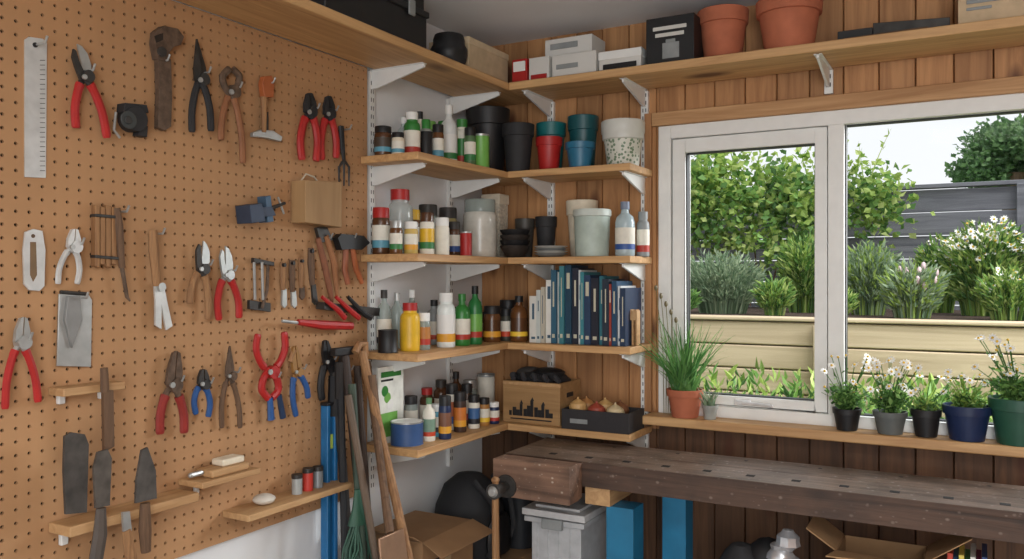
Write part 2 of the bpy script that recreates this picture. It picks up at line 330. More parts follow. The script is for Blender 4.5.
b=B(); pt_tube(b,[(153,230),(154,250),(157,286)],[4.4,5.5,4],WH); poly(b,[(153,284),(162,284),(165,298),(171,326),(165,330),(160,304),(160,329),(154,325),(154,300)],SILV,.04,.005); disc(b,(157,287),4.4,STEEL,.035,.018); hook(b,(153,234)); b.done('weeding_fork')
plier('garden_secateurs',(203,241),(201,269),(190,304),(208,319),5.5,3.8,DSTEEL,WH,'pruner',3)
plier('garden_secateurs',(225,246),(226,275),(219,320),(239,318),5,3.8,STEEL,RED,'pruner',4)
b=B(); poly(b,[(251,258),(271,262),(271,266),(251,263)],DSTEEL,.028,.012)
for x0 in (254,262): pt_tube(b,[(x0,262),(x0+1,300)],1.6,STEEL)
pt_tube(b,[(268,265),(267,290),(262,308)],1.8,RUST); poly(b,[(247,300),(268,303),(268,312),(247,309)],DSTEEL,.03,.01); b.done('tool_hanger',.001)
def handled(name,x,y0,y1,y2,r,mh,mb,dx=0,w=2):
    b=B(); pt_tube(b,[(x,y0),(x,y0+(y1-y0)*.4),(x+dx*.4,y1)],[r*.85,r,r*.7],mh); 
    poly(b,[(x+dx*.4-w,y1-1),(x+dx*.4+w,y1-1),(x+dx+w*1.2,y2-3),(x+dx,y2),(x+dx-w*1.2,y2-3)],mb,.04,.006); disc(b,(x,y0+3),r*.5,BLK,.05,.008,8); b.done(name)
handled('wood_chisel',283,262,290,308,3.8,WH,STEEL); handled('wood_chisel',292,260,292,308,3.8,DKW,STEEL,1)
handled('screwdriver',311,248,285,305,4,DKW,DSTEEL,3); handled('wood_chisel',301,258,288,300,3.2,WH,RUST)
b=B(); pt_tube(b,[(318,238),(324,262),(330,290),(332,302)],[3,3.8,3.2,2],K(130,80,54,.6)); pt_tube(b,[(326,236),(334,262),(337,296)],[3,3.8,2],K(150,100,62,.6)); poly(b,[(314,228),(324,226),(330,240),(318,243)],DSTEEL,.034,.01); hook(b,(322,238)); b.done('tin_snips')
b=B(); poly(b,[(332,238),(336,234),(358,236),(364,243),(356,250),(346,249),(336,250)],BLK,.034,.022); pt_tube(b,[(346,246),(345,270),(348,284)],[3,3.6,3],K(150,86,56)); pt_tube(b,[(352,246),(356,268),(362,283)],[3,3.6,2.6],ORG); hook(b,(346,238)); b.done('end_cutting_nippers')
b=B(); poly(b,[(316,302),(372,308),(372,316),(316,309)],DSTEEL,.03,.03); pt_tube(b,[(282,321),(300,323)],1.6,STEEL,.06); pt_tube(b,[(298,322),(322,325),(352,326)],[3,4.6,3.8],RED,.06)
for q,(x0,m) in enumerate([(338,RED),(352,RED),(364,BLK)]): pt_tube(b,[(x0-16,297),(x0,310+q*2),(x0+7,318)],[2,3,3],m,.066)
b.done('screwdriver_rack')
plier('long_nose_pliers',(22,317),(20,342),(5,409),(38,402),7.5,4,STEEL,RED,'plier',4)
plier('tin_snips',(175,351),(172,385),(160,434),(184,433),7.5,4.6,RUST,K(140,44,38,.5),'plier',4,.35)
plier('wire_cutters',(202,369),(202,384),(196,414),(208,417),5.5,3.2,DSTEEL,BLUE,'plier',4)
plier('pruning_scissors',(229,346),(229,376),(222,428),(240,428),4.5,2.8,RUST,DKW,'blade',3)
plier('bolt_cutters',(270,398),(270,372),(258,334),(284,332),7,3.8,RED,RED,'pincer',6)
plier('wire_cutters',(293,346),(296,372),(296,416),(308,398),4.5,3.2,K(150,110,60),BLUE,'plier',3)
b=B(); pt_tube(b,[(270,398),(271,420)],[3,4],BLUE); pt_tube(b,[(279,395),(283,418)],[3,3.5],K(30,50,80)); pt_tube(b,[(294,350),(290,362)],[3,3],WH); b.done('screwdriver')
plier('garden_secateurs',(324,340),(327,362),(322,400),(336,400),5,4,BLK,BLK,'plier',3)
plier('garden_secateurs',(342,352),(343,372),(338,404),(350,410),5,4,K(60,56,54),K(44,30,26),'plier',3)
def ledge(b,a,c,depth,th,mat):
    p=W((a[0],a[1]),PB+.0005); q=W((c[0],c[1]),PB+.0005); z=(p.z+q.z)/2
    b.box((PB+.001,p.y,z-th),(PB+depth,q.y,z),mat)
    return p.y,q.y,z
b=B()
y0,y1_,z0=ledge(b,(48,386),(110,381),.05,.016,LW)
for yy in (y0+.015,y1_-.03): b.box((PB+.001,yy,z0-.035),(PB+.012,yy+.014,z0-.016),BRK)
b.done('small_tool_ledge',.002)
b=B(); pt_tube(b,[(104,368),(105,392)],[4,4.4],DKW,.085); poly(b,[(101,390),(111,390),(112,446),(102,452)],DKW,.082,.008); b.done('wood_file')
b=B(); ya,yc,zl=ledge(b,(48,517),(178,493),.07,.02,LW); b.box((PB+.001,ya+.02,zl-.05),(PB+.012,ya+.035,zl-.02),BRK); b.done('tool_ledge',.002)
def blade(name,pts,hp,hr,mb,mh,off):
    b=B(); poly(b,pts,mb,off,.006)
    if hp: pt_tube(b,hp,hr,mh,off+.003)
    b.done(name)
blade('flat_file',[(63,436),(70,432),(83,434),(87,444),(85,512),(64,514),(62,470)],None,3,K(76,72,68,.6,.3,.35),DKW,.098)
blade('old_cleaver',[(92,468),(96,452),(106,449),(110,458),(108,505),(94,508)],[(101,508),(100,535),(96,559),(96,575)],[5,7,7,5],K(90,84,78,.6,.3,.35),K(80,72,66),.10)
blade('pointed_trowel',[(140,450),(146,447),(154,470),(155,498),(134,503),(135,480)],[(145,503),(145,530),(146,552)],[5,6.5,5],K(84,80,76,.6,.3,.35),DKW,.10)
blade('wood_chisel',[(121,512),(128,511),(130,530),(122,532)],[(126,530),(130,552),(134,570)],[4.5,6,5],STEEL,WH,.10)
b=B(); a1,a2,zz=ledge(b,(178,478),(237,465),.08,.014,LW); b.box((PB+.001,a1+.04,zz-.05),(PB+.01,a1+.052,zz-.014),BRK); b.done('tool_ledge',.002)
b=B(); m=(a1+a2)/2; b.box((PB+.015,m-.05,zz+.0005),(PB+.07,m+.06,zz+.018),LW); b.box((PB+.02,m-.01,zz+.018),(PB+.06,m+.055,zz+.034),CREAM); b.tube([(PB+.04,m-.05,zz+.012),(PB+.04,m-.09,zz+.012)],.006,STEEL); b.done('block_plane',.004)
b=B(); a1,a2,zz=ledge(b,(222,503),(327,485),.09,.016,LW); b.done('tool_ledge',.002)
c=onL(264,490,.07); b=B(); b.ball((c.x,c.y,zz+.013),.028,K(206,200,188,.6),.46); b.done('sanding_stone')
for px,h,col in ((297,.05,K(170,176,176,.25,.2)),(308,.058,K(190,60,50)),(318,.055,K(140,146,150,.3,.3))):
    c=onL(px,480,.07); b=B(); r=.0135; b.lathe((c.x,c.y,zz+.0005),[(0.0001,0,col),(r,0,col),(r,h*.8,col),(r*1.05,h*.8,DSTEEL),(r*1.05,h,DSTEEL),(.0001,h,DSTEEL)],14); b.done('small_jar')
# ---------------------------------------------------------------- shelf items
def prof(kind,r,h,m):
    b0,b1,b2=(list(m)+[m[-1]]*3)[:3]
    b3=m[3] if len(m)>3 else b2
    e=.0001
    if kind=='bottle': P=[(e,0,b0),(.93,0,b0),(1,.02,b0),(1,.12,b0),(1.02,.12,b2),(1.02,.22,b3),(1.02,.4,b2),(1.02,.52,b2),(1,.52,b0),(1,.62,b0),(.85,.72,b0),(.42,.79,b0),(.36,.86,b0),(.46,.86,b1),(.46,1,b1),(e,1,b1)]
    elif kind=='wide': P=[(e,0,b0),(.95,0,b0),(1,.02,b0),(1,.1,b0),(1.02,.1,b2),(1.02,.25,b3),(1.02,.42,b2),(1.02,.6,b2),(1,.6,b0),(1,.7,b0),(.9,.76,b0),(.68,.80,b0),(.68,.84,b0),(.74,.84,b1),(.74,1,b1),(e,1,b1)]
    elif kind=='jar': P=[(e,0,b0),(.94,0,b0),(1,.03,b0),(1,.14,b0),(1.02,.14,b2),(1.02,.3,b3),(1.02,.44,b2),(1.02,.62,b2),(1,.62,b0),(1,.72,b0),(.9,.78,b0),(.94,.78,b1),(.94,.98,b1),(.9,1,b1),(e,1,b1)]
    elif kind=='can': P=[(e,0,b1),(1,0,b1),(1.03,.02,b1),(1,.04,b2),(1,.94,b2),(1.03,.96,b1),(1.03,1,b1),(.95,1,b1),(.95,.97,b0),(e,.97,b0)]
    elif kind=='spray': P=[(e,0,b1),(1,0,b1),(1,.03,b0),(1,.7,b0),(.85,.75,b1),(.7,.77,b1),(.7,.98,b2),(.62,1,b2),(e,1,b2)]
    elif kind=='pot': P=[(e,0,b0),(.70,0,b0),(.72,.01,b0),(.92,.74,b0),(1,.75,b0),(1.03,.99,b0),(1.0,1,b0),(.92,1,b0),(.88,.8,b0),(.85,.8,b1),(e,.82,b1)]
    elif kind=='tub': P=[(e,0,b0),(.88,0,b0),(.9,.01,b0),(.97,.84,b2),(1.0,.85,b1),(1.04,.86,b1),(1.04,.97,b1),(1,1,b1),(e,1,b1)]
    elif kind=='bowl': P=[(e,0,b0),(.5,0,b0),(.6,.1,b0),(.95,.85,b0),(1,1,b0),(.93,1,b0),(.55,.2,b0),(e,.15,b0)]
    return [(a*r,z*h,mm) for a,z,mm in P]
placed=[]
ACC=[K(50,120,64),K(176,54,40),K(50,84,150),K(222,160,50),K(40,40,44),K(196,70,40),K(90,150,170),K(236,196,60)]
def it(kind,name,side,px,w,yt,z,dist,*m,seg=20):
    best=None
    for k in range(40):
        dd=dist+((k+1)//2)*.008*(1 if k%2 else -1)
        p=onL(px,300,dd) if side=='L' else onB(px,300,-dd)
        d=dep(p); r=w/2*d/F*.98
        if z<ST and k and not (.03+r<dd<.232-r*.6): continue
        pen=max([r*1.04+q[3]*1.04-math.hypot(p.x-q[0],p.y-q[1]) for q in placed if q[2]==z]+[-1])
        if best is None or pen<best[0]: best=(pen,p,d,r)
        if pen<=0: break
    pen,p,d,r=best
    if pen>0: r=max(r*.6,r-pen)
    placed.append((p.x,p.y,z,r))
    h=zat(yt,d)-z; b=B(); m=list(m)
    if kind in('jar','bottle','wide') and len(m)==3 and m[2] is not m[0]: m.append(random.choice(ACC))
    b.lathe((p.x,p.y,z+.0005),prof(kind,r,h,m),seg); return b.done(name)
BR=K(84,54,34,.25); CLR=K(205,214,212,.15,0,.03,30,0,.5); GRN=K(50,124,54,.35); LGR=K(112,172,80,.4); YEL=K(220,176,44,.4); TEAL=K(28,110,112,.4); DTEAL=K(24,82,88,.4)
LBL=K(226,222,208,.6); GLAS=K(170,184,178,.12,0,.03,30,0,.55); NAVY=K(28,44,80,.4); AMB=K(100,64,36,.2); TERR=K(180,104,74,.8,0,.12,20); SOIL=K(48,36,28,.95,0,.3,60,.5); GREY=K(140,144,144,.5); CYAN=K(80,154,176,.4)
s1,s2,s3,s4=S
for a in [
 ('pot','plastic_plant_pot','L',488,44,110,s1,.12,BLK,GRIP),
 ('pot','plastic_plant_pot','B',518,34,125,s1,.16,GRIP,BLK),('pot','plastic_plant_pot','B',549,27,138,s1,.17,RED,SOIL),('pot','plastic_plant_pot','B',551,30,124,s1,.07,TEAL,SOIL),('pot','plastic_plant_pot','B',580,30,143,s1,.18,K(40,104,134,.4),SOIL),('pot','plastic_plant_pot','B',583,31,117,s1,.075,DTEAL,BLK),
 ('jar','glass_jar','L',383,18,127,s1,.075,BR,BLK,K(70,60,50)),('jar','glass_jar','L',398,13,133,s1,.12,CREAM,BLK,LBL),('wide','spray_bottle','L',412,17,113,s1,.12,GRN,WHITE,LBL),
 ('bottle','plastic_bottle','L',404,15,118,s1,.05,K(180,190,190),WHITE,GRN),('spray','aerosol_can','L',426,13,120,s1,.15,BLK,STEEL,GRN),('jar','glass_jar','L',430,13,122,s1,.07,LBL,LGR,LGR),('jar','glass_jar','L',438,12,125,s1,.155,AMB,BLK,LBL),
 ('bottle','plastic_bottle','L',449,17,106,s1,.12,K(220,224,222,.3),WHITE,WHITE),('wide','plastic_bottle','L',462,15,120,s1,.14,LBL,GRN,GRN),('jar','glass_jar','L',444,13,122,s1,.055,GRN,GRN,LBL),('can','tin_can','L',481,17,135,s1,.195,GRN,STEEL,LGR),
 ('jar','glass_jar','L',470,12,128,s1,.18,K(80,110,70),BLK,LBL),('bottle','plastic_bottle','L',420,13,112,s1,.05,LBL,BLK,LBL),
 ('jar','storage_jar','L',480,34,200,s2,.125,K(206,204,194,.2),GLAS,K(202,200,190,.25),K(202,200,190,.25)),
 ('jar','glass_jar','L',381,18,208,s2,.065,BR,RED,LBL),('wide','plastic_jar','L',400,26,190,s2,.058,CLR,RED,CLR),('jar','glass_jar','L',396,13,221,s2,.13,AMB,STEEL,LBL),('jar','glass_jar','L',411,14,222,s2,.145,K(200,170,90),WHITE,LBL),
 ('jar','glass_jar','L',427,15,213,s2,.16,LBL,BR,YEL),('jar','glass_jar','L',442,15,218,s2,.17,LBL,WHITE,LBL),('jar','glass_jar','L',454,13,222,s2,.12,BR,DSTEEL,LBL),('can','tin_can','L',466,12,232,s2,.19,RED,STEEL,RED),('jar','glass_jar','L',428,20,205,s2,.065,GLAS,DSTEEL,GLAS),('jar','glass_jar','L',448,19,208,s2,.055,K(150,140,90),DSTEEL,LBL),('jar','glass_jar','L',414,13,210,s2,.05,AMB,YEL,LBL),
 ('bottle','glass_bottle','B',625,20,202,s2,.17,K(190,210,216,.15,0,.03,30,0,.7),K(120,130,150),LBL),('tub','storage_tin','B',592,38,210,s2,.15,K(170,186,176,.4),K(200,208,200),K(176,190,180)),('pot','ceramic_pot','B',582,32,201,s2,.06,CREAM,SOIL),('wide','plastic_bottle','B',643,13,212,s2,.10,GREY,GREY,LBL),
 ('pot','plastic_plant_pot','B',546,22,217,s2,.075,GRIP,BLK),('pot','plastic_plant_pot','B',525,20,219,s2,.06,K(70,66,60),BLK),
 ('bottle','glass_bottle','L',384,15,290,s3,.06,GLAS,DSTEEL,LBL),('can','tin_can','L',388,20,330,s3,.12,BLK,BLK,BLK),('bottle','glass_bottle','L',397,14,293,s3,.05,GLAS,STEEL,GLAS),('wide','glue_bottle','L',410,20,303,s3,.14,YEL,RED,YEL),('bottle','glass_bottle','L',412,14,290,s3,.05,GLAS,WHITE,LBL),
 ('jar','glass_jar','L',424,13,313,s3,.17,GLAS,WHITE,K(180,120,60)),('wide','plastic_bottle','L',446,19,293,s3,.155,K(226,232,228,.3),WHITE,WHITE),('bottle','plastic_bottle','L',434,16,300,s3,.06,GREY,BLK,LBL),('bottle','spray_bottle','L',462,17,294,s3,.165,GRN,GRN,LBL),('bottle','spray_bottle','L',475,15,286,s3,.175,K(40,116,60,.35),BLK,LGR),
 ('jar','glass_jar','L',456,16,307,s3,.06,LBL,BLK,GRN),('jar','glass_jar','L',492,18,306,s3,.17,AMB,BLK,BR),('bottle','glass_bottle','B',519,18,296,s3,.165,AMB,BLK,BR),('jar','glass_jar','L',479,20,312,s3,.075,BR,DSTEEL,LBL),('jar','glass_jar','B',506,12,309,s3,.20,K(60,60,50),BLK,LBL),('jar','glass_jar','B',508,18,300,s3,.08,AMB,BLK,BR),
 ('can','paint_tin','L',407,33,421,s4,.15,WHITE,STEEL,K(50,82,130)),('jar','glass_jar','L',411,14,396,s4,.05,GLAS,BLK,LBL),('bottle','plastic_bottle','L',429,13,398,s4,.175,LBL,K(90,130,90),K(120,150,130)),('jar','paint_pot','L',437,12,404,s4,.155,CYAN,WHITE,LBL),
 ('jar','paint_pot','L',445,13,396,s4,.175,NAVY,BLK,K(120,80,60)),('jar','paint_pot','L',452,13,384,s4,.13,LBL,BLK,K(190,100,50)),('jar','paint_pot','L',460,13,392,s4,.175,K(60,40,30),BLK,K(206,120,50)),('jar','paint_pot','L',467,12,384,s4,.13,BR,BLK,LBL),('jar','paint_pot','L',474,12,395,s4,.18,LBL,BLK,K(60,100,150)),
 ('jar','paint_pot','L',484,12,398,s4,.18,K(170,120,60),BLK,LBL),('wide','glass_jar','L',427,15,388,s4,.055,BR,RED,LBL),('wide','glass_jar','L',441,15,380,s4,.05,BR,DSTEEL,LBL),('bottle','glass_bottle','L',456,14,372,s4,.05,BR,BLK,LBL),('jar','glass_jar','L',470,15,380,s4,.055,GLAS,STEEL,BR),('can','tin_can','L',486,18,374,s4,.06,GREY,STEEL,LBL),('jar','paint_pot','L',494,11,402,s4,.20,NAVY,WHITE,LBL)]:
    it(*a)
p=onB(623,300,-.13); d=dep(p); r=22*d/F; h=zat(122,d)-s1
m=bpy.data.materials.new('patterned_glaze'); m.use_nodes=True; nt=m.node_tree; P=nt.nodes['Principled BSDF']; v=nt.nodes.new('ShaderNodeTexVoronoi'); v.inputs['Scale'].default_value=90; tc=nt.nodes.new('ShaderNodeTexCoord'); cr=nt.nodes.new('ShaderNodeValToRGB')
cr.color_ramp.elements[0].position=.35; cr.color_ramp.elements[0].color=lin((110,132,104)); cr.color_ramp.elements[1].position=.45; cr.color_ramp.elements[1].color=lin((208,208,196)); nt.links.new(tc.outputs['Object'],v.inputs['Vector']); nt.links.new(v.outputs['Distance'],cr.inputs[0]); nt.links.new(cr.outputs[0],P.inputs['Base Color'])
WC=K(206,206,198,.4,0,.04)
b=B(); b.lathe((p.x,p.y,s1+.0005),[(.0001,0,m),(r*.72,0,m),(r*.86,h*.58,m),(r*.93,h*.6,WC),(r*.95,h*.72,WC),(r*.98,h*.74,WC),(r,h*.97,WC),(r*.97,h,WC),(r*.88,h,WC),(r*.85,h*.85,SOIL),(.0001,h*.85,SOIL)],28); b.done('ceramic_planter')
it('pot','terracotta_pot','B',723,50,12,ST,.10,TERR,SOIL,seg=28); it('pot','terracotta_pot','B',789,64,2,ST,.12,TERR,SOIL,seg=28)
p=onB(515,300,-.165)
b=B()
for q in range(4): b.lathe((p.x,p.y,s2+.0005+q*.018),prof('bowl',.052,.04,(BLK if q%2 else K(50,44,40),)),24)
b.done('stack_of_bowls')
p=onB(551,300,-.175); b=B()
for q in range(4): b.lathe((p.x,p.y,s2+.0005+q*.008),prof('bowl',.056,.012,(WC if q%2 else GREY,)),24)
b.done('stack_of_saucers')
def bx(name,side,p0,p1,yt,z,front,back,m,lid=None,marks=None,extra=None):
    b=B()
    if side=='B':
        x0=onB(p0,300,-front).x; x1=onB(p1,300,-front).x; d=dep(Vector(((x0+x1)/2,-front,0))); zt=zat(yt,d)
        b.box((x0,-front,z+.0005),(x1,-back,zt),m)
        if lid: b.box((x0-.002,-front-.002,zt-.025),(x1+.002,-back+.002,zt+.001),lid)
        for (a,c,e,g,mm) in (marks or []):
            b.box((x0+(x1-x0)*a,-front-.0032,z+(zt-z)*e),(x0+(x1-x0)*c,-front-.0002,z+(zt-z)*g),mm)
    else:
        y0=onL(p0,300,front).y; y1=onL(p1,300,front).y; d=dep(Vector((front,(y0+y1)/2,0))); zt=zat(yt,d)
        b.box((back,y0,z+.0005),(front,y1,zt),m)
        if lid: b.box((back-.002,y0-.002,zt-.02),(front+.002,y1+.002,zt+.001),lid)
        for (a,c,e,g,mm) in (marks or []):
            b.box((front+.0002,y0+(y1-y0)*a,z+(zt-z)*e),(front+.0032,y0+(y1-y0)*c,z+(zt-z)*g),mm)
    b.done(name,.002); return zt
BW=K(210,208,202,.7,0,.05,8)
b=B(); y0=onL(322,20,.2).y; y1=onL(424,40,.2).y
b.box((.05,y0,ST+.001),(.21,y1,ST+.10),BLK); b.box((.045,y0-.006,ST+.10),(.216,y1+.006,ST+.118),GRIP); b.box((.055,y0+.005,ST+.118),(.205,y1-.005,ST+.165),BLK)
b.tube([(.13,y0+.1,ST+.165),(.13,y0+.12,ST+.185),(.13,y1-.12,ST+.185),(.13,y1-.1,ST+.165)],.009,GRIP,8,1,Vector((1,0,0)))
for yy in (y0+.08,y1-.1): b.box((.215,yy,ST+.085),(.222,yy+.03,ST+.13),GREY)
b.done('black_toolbox',.008)
p=onL(449,60,.16); b=B(); b.lathe((p.x,p.y,ST+.001),[(.0001,0,BLK),(.045,0,BLK),(.055,.03,GRIP),(.058,.045,BLK),(.058,.06,BLK),(.05,.075,GRIP),(.05,.09,BLK),(.045,.105,BLK),(.03,.11,BLK),(.0001,.11,BLK)],18); b.done('coiled_hose_reel')
bx('wooden_box','L',469,508,46,ST,.2,.05,K(190,168,136,.8),K(202,182,150))
bx('seed_box','B',512,527,59,ST,.20,.1,RED,None,[(.1,.9,.5,.9,WHITE)]); bx('small_carton','B',529,549,57,ST,.20,.08,BW,None,[(.1,.9,.1,.3,RED)])
bx('shoe_box','B',552,596,53,ST,.2,.05,BW,None,[(.1,.6,.4,.6,GREY)])
zt=bx('shoe_box','B',599,641,50,ST,.2,.05,BW,WHITE,[(.1,.9,.15,.4,BLK)])
b=B(); x0=onB(545,300,-.17).x; x1=onB(592,300,-.17).x; d=dep(Vector(((x0+x1)/2,-.17,0))); b.box((x0,-.17,zat(53,dep(Vector(((x0+x1)/2,-.2,0))))+.0025),(x1,-.06,zat(37,d)),BW); b.box((x0+.02,-.1735,zat(48,d)),(x1-.05,-.1702,zat(42,d)),GREY); b.done('carton',.002)
bx('black_box','B',646,694,16,ST,.21,.08,BLK,None,[(.15,.85,.72,.8,BW),(.2,.8,.58,.66,BW),(.35,.7,.12,.45,GREY),(.42,.62,.45,.52,GREY)])
b=B(); p0=onB(838,40,-.16);p1=onB(950,30,-.16); b.box((p0.x,-.17,ST+.001),(p0.x+.09,-.14,ST+.04),BLK); b.prism([(p0.x+.09,-.158,ST+.008),(p1.x,-.158,ST+.02),(p1.x,-.158,ST+.042),(p0.x+.09,-.158,ST+.054)],(0,.003,0),DSTEEL); b.tube([(p0.x+.02,-.19,ST+.008),(p1.x-.05,-.2,ST+.008)],.006,DKW,8,1,Vector((0,0,1))); b.done('hand_saw',.001)
bx('cardboard_carton','B',958,1045,-22,ST,.2,.04,K(196,172,140,.85),None,[(.1,.5,.5,.6,GREY),(.1,.4,.35,.42,GREY)])
b=B(); BWK=K(206,198,180,.8,0,.3,120,.5); q0=onB(496,300,-.09); d=dep(q0); b.box((.055,-.10,s2+.0005),(.125,-.035,zat(195,d)-.0),BWK); b.box((.052,-.103,zat(204,d)),(.128,-.032,zat(194,d)),CREAM); b.done('wicker_box',.003)
# books
b=B(); cols=[(216,214,206),(196,202,198),(190,184,168),(226,224,216),(44,92,116),(196,198,192),(60,120,130),(24,62,84),(28,36,52),(204,210,210),(60,130,140),(34,60,90),(22,28,44),(44,108,120),(28,44,60),(150,58,46),(30,70,100),(214,216,216),(26,50,80)]
wsum=[1.5,.8,.7,1.2,1.0,.7,.9,1.2,1.2,.5,.7,1.2,1.4,.8,1.2,.4,.9,.6,1.0]
x=onB(530,300,-.19).x; xend=onB(627,300,-.19).x; k=(xend-x)/sum(wsum)
hs=[296,290,287,280,270,272,266,265,268,270,272,275,278,276,279,284,281,286,288]
PAGE=K(226,218,198,.9)
for i_,(cc,ws) in enumerate(zip(cols,wsum)):
    wd=ws*k-.0008; mm=K(*cc,.45,0,.05); d=dep(Vector((x,-.19,0))); zt=zat(hs[i_],d); fr_=-.195+U(-.008,.010); t=.0015
    b.box((x,fr_,s3+.0005),(x+wd,fr_+.003,zt),mm); b.box((x,fr_+.003,s3+.0005),(x+t,-.06,zt),mm); b.box((x+wd-t,fr_+.003,s3+.0005),(x+wd,-.06,zt),mm)
    b.box((x+t,fr_+.004,s3+.004),(x+wd-t,-.063,zt-.004),PAGE)
    lc=K(196,192,170,.5) if sum(cc)<450 else K(60,90,110)
    aa=[(.5,.84,.36,.64),(.6,.8,.4,.6),(.35,.85,.42,.58),(.7,.9,.25,.75)][i_%4]
    b.box((x+wd*aa[2],fr_-.0006,s3+(zt-s3)*aa[0]),(x+wd*aa[3],fr_+.0005,s3+(zt-s3)*aa[1]),lc); b.box((x+wd*.25,fr_-.0006,s3+(zt-s3)*.08),(x+wd*.75,fr_+.0005,s3+(zt-s3)*.13),lc)
    x+=ws*k
b.done('row_of_books')
b=B(); x0=onB(628,300,-.15).x+.004; x1=XE-.004; w_=(x1-x0)
pts=[(x0,s3)]
for q in range(9): a=math.pi-math.pi*q/8; pts.append((x0+w_*.25+w_*.25*math.cos(a),s3+.105+w_*.3*math.sin(a)))
for q in range(1,9): a=math.pi-math.pi*q/8; pts.append((x0+w_*.75+w_*.25*math.cos(a),s3+.105+w_*.3*math.sin(a)))
pts+=[(x1,s3),(x1-w_*.16,s3),(x1-w_*.16,s3+.08),(x0+w_*.6,s3+.08),(x0+w_*.6,s3),(x0+w_*.4,s3),(x0+w_*.4,s3+.08),(x0+w_*.16,s3+.08),(x0+w_*.16,s3)]
b.prism([(a,-.16,c+.0006) for a,c in pts],(0,.03,0),LW); b.done('wooden_ornament',.001)
b=B(); a=onL(377,300,.09); c=onL(402,300,.09); z1=zat(368,dep(a))
b.box((.088,a.y,s4+.0005),(.095,c.y,z1),K(230,232,224,.6)); b.box((.0952,a.y+.008,s4+.02),(.0957,c.y-.03,s4+.09),LGR)
for q in range(3): b.ball((.0955,a.y+.03+q*.012,z1-.07-q*.02),.016,[GRN,LGR,WHITE][q],1,10,.06)
b.box((.0952,a.y+.012,z1-.03),(.0958,c.y-.012,z1-.014),GRN); b.box((.0952,a.y+.012,z1-.042),(.0958,c.y-.05,z1-.036),BLK); b.done('seed_packet')
# crate
b=B(); CR=wood('crate_wood',(142,108,68),(176,138,92),0,30); x0=onB(503,300,-.2).x; x1=onB(560,300,-.2).x; d=dep(Vector(((x0+x1)/2,-.2,0))); z1=zat(382,d); z0=s4+.0005
b.box((x0,-.2,z0),(x1,-.19,z1),CR);b.box((x0,-.05,z0),(x1,-.04,z1),CR);b.box((x0,-.19,z0),(x0+.01,-.05,z1),CR);b.box((x1-.01,-.19,z0),(x1,-.05,z1),CR);b.box((x0+.01,-.19,z0),(x1-.01,-.05,z0+.01),CR)
b.box((x0+.001,-.202,z1-.012),(x1+.003,-.199,z1-.002),LW); b.box((x1,-.15,z1-.05),(x1+.0015,-.10,z1-.035),BLK)
sk=[.02,.035,.025,.05,.03,.045,.065,.04,.03,.05,.035,.02]; ww=(x1-x0-.05)/12
for q,hh in enumerate(sk):
    xa=x0+.025+q*ww; b.box((xa,-.2035,z0+.024),(xa+ww*(.96 if q%3 else .7),-.2005,z0+.024+hh*.8),BLK)
    if hh>.045: b.prism([(xa,-.2035,z0+.024+hh*.8),(xa+ww*.9,-.2035,z0+.024+hh*.8),(xa+ww*.45,-.2035,z0+.036+hh*.8)],(0,.003,0),BLK)
b.box((x0+.03,-.2035,z0+.012),(x1-.03,-.2005,z0+.016),BLK)
b.done('wooden_crate',.001)
b=B(); b.ball(((x0+x1)/2,-.12,z1+.002),.105,GRIP,.32,18,1,.6,.06); b.ball(((x0+x1)/2+.03,-.13,z1+.022),.055,BLK,.4,14,1.1,.8,.08); b.ball(((x0+x1)/2-.045,-.12,z1+.022),.05,K(60,58,56,.9),.4,14,1,.8,.08)
for q in range(5): b.tube([((x0+x1)/2-.08+q*.035,-.165,z1+.014),((x0+x1)/2-.07+q*.04,-.20,z1+.02),((x0+x1)/2-.06+q*.042,-.21,z1+.008)],[.012,.010,.008],K(50,50,54,.8))
b.done('work_gloves')
# tray
b=B(); x0=onB(562,300,-.222).x; x1=XE-.006; d=dep(Vector(((x0+x1)/2,-.22,0))); z1=zat(411,d); TR=K(44,42,44,.7)
b.box((x0,-.225,z0),(x1,-.219,z1),TR);b.box((x0,-.095,z0),(x1,-.089,z1),TR);b.box((x0,-.219,z0),(x0+.006,-.095,z1),TR);b.box((x1-.006,-.219,z0),(x1,-.095,z1),TR);b.box((x0+.006,-.219,z0),(x1-.006,-.095,z0+.006),TR)
b.box((x0+.03,-.2262,z0+.02),(x0+.09,-.2248,z0+.034),GREY)
ON=[K(196,156,100,.5),K(156,70,54,.5),K(210,190,150,.5),K(180,130,80,.5),K(206,166,108,.5),K(130,84,54,.6)]
for q in range(6):
    cx=x0+.042+(q%3)*.062+U(-.006,.006); cy=-.183+(q//3)*.056; cz=z0+.054+U(0,.010); oc=ON[q]
    b.lathe((cx,cy,cz),[(.0001,-.024,oc),(.014,-.022,oc),(.026,-.011,oc),(.030,.001,oc),(.026,.014,oc),(.012,.024,oc),(.004,.028,oc),(.002,.034,oc),(.0001,.035,oc)],16)
b.done('tray_of_onions')
# ---------------------------------------------------------------- workbench
BT=wood('workbench_top',(82,66,56),(134,114,100),0,24,rough=.42,bump=.5,stain=(42,(196,190,184))); BT2=wood('workbench_edge',(58,42,33),(96,72,58),0,26,bump=.5,stain=(34,(146,130,118)))
zb=.905; yb0,yb1=-.49,-.21
b=B()
b.box((.37,yb0,zb-.068),(2.45,-.348,zb),BT2); 
b.box((.372,yb0+.001,zb),(2.449,-.35,zb+.0015),BT); b.box((.37,-.345,zb-.058),(2.45,yb1,zb+.001),BT)
for q in range(17):
    xx=.50+q*.115
    b.box((xx-.011,-.441,zb+.0012),(xx+.011,-.421,zb+.0022),K(18,14,12,.9))
for q in range(9): b.lathe((.62+q*.2,-.25,zb+.001),[(.0001,.0006,BLK),(.006,.0006,BLK),(.006,0,BLK)],8)
b.box((.625,-.48,zb-.118),(.70,-.22,zb-.069),LW)
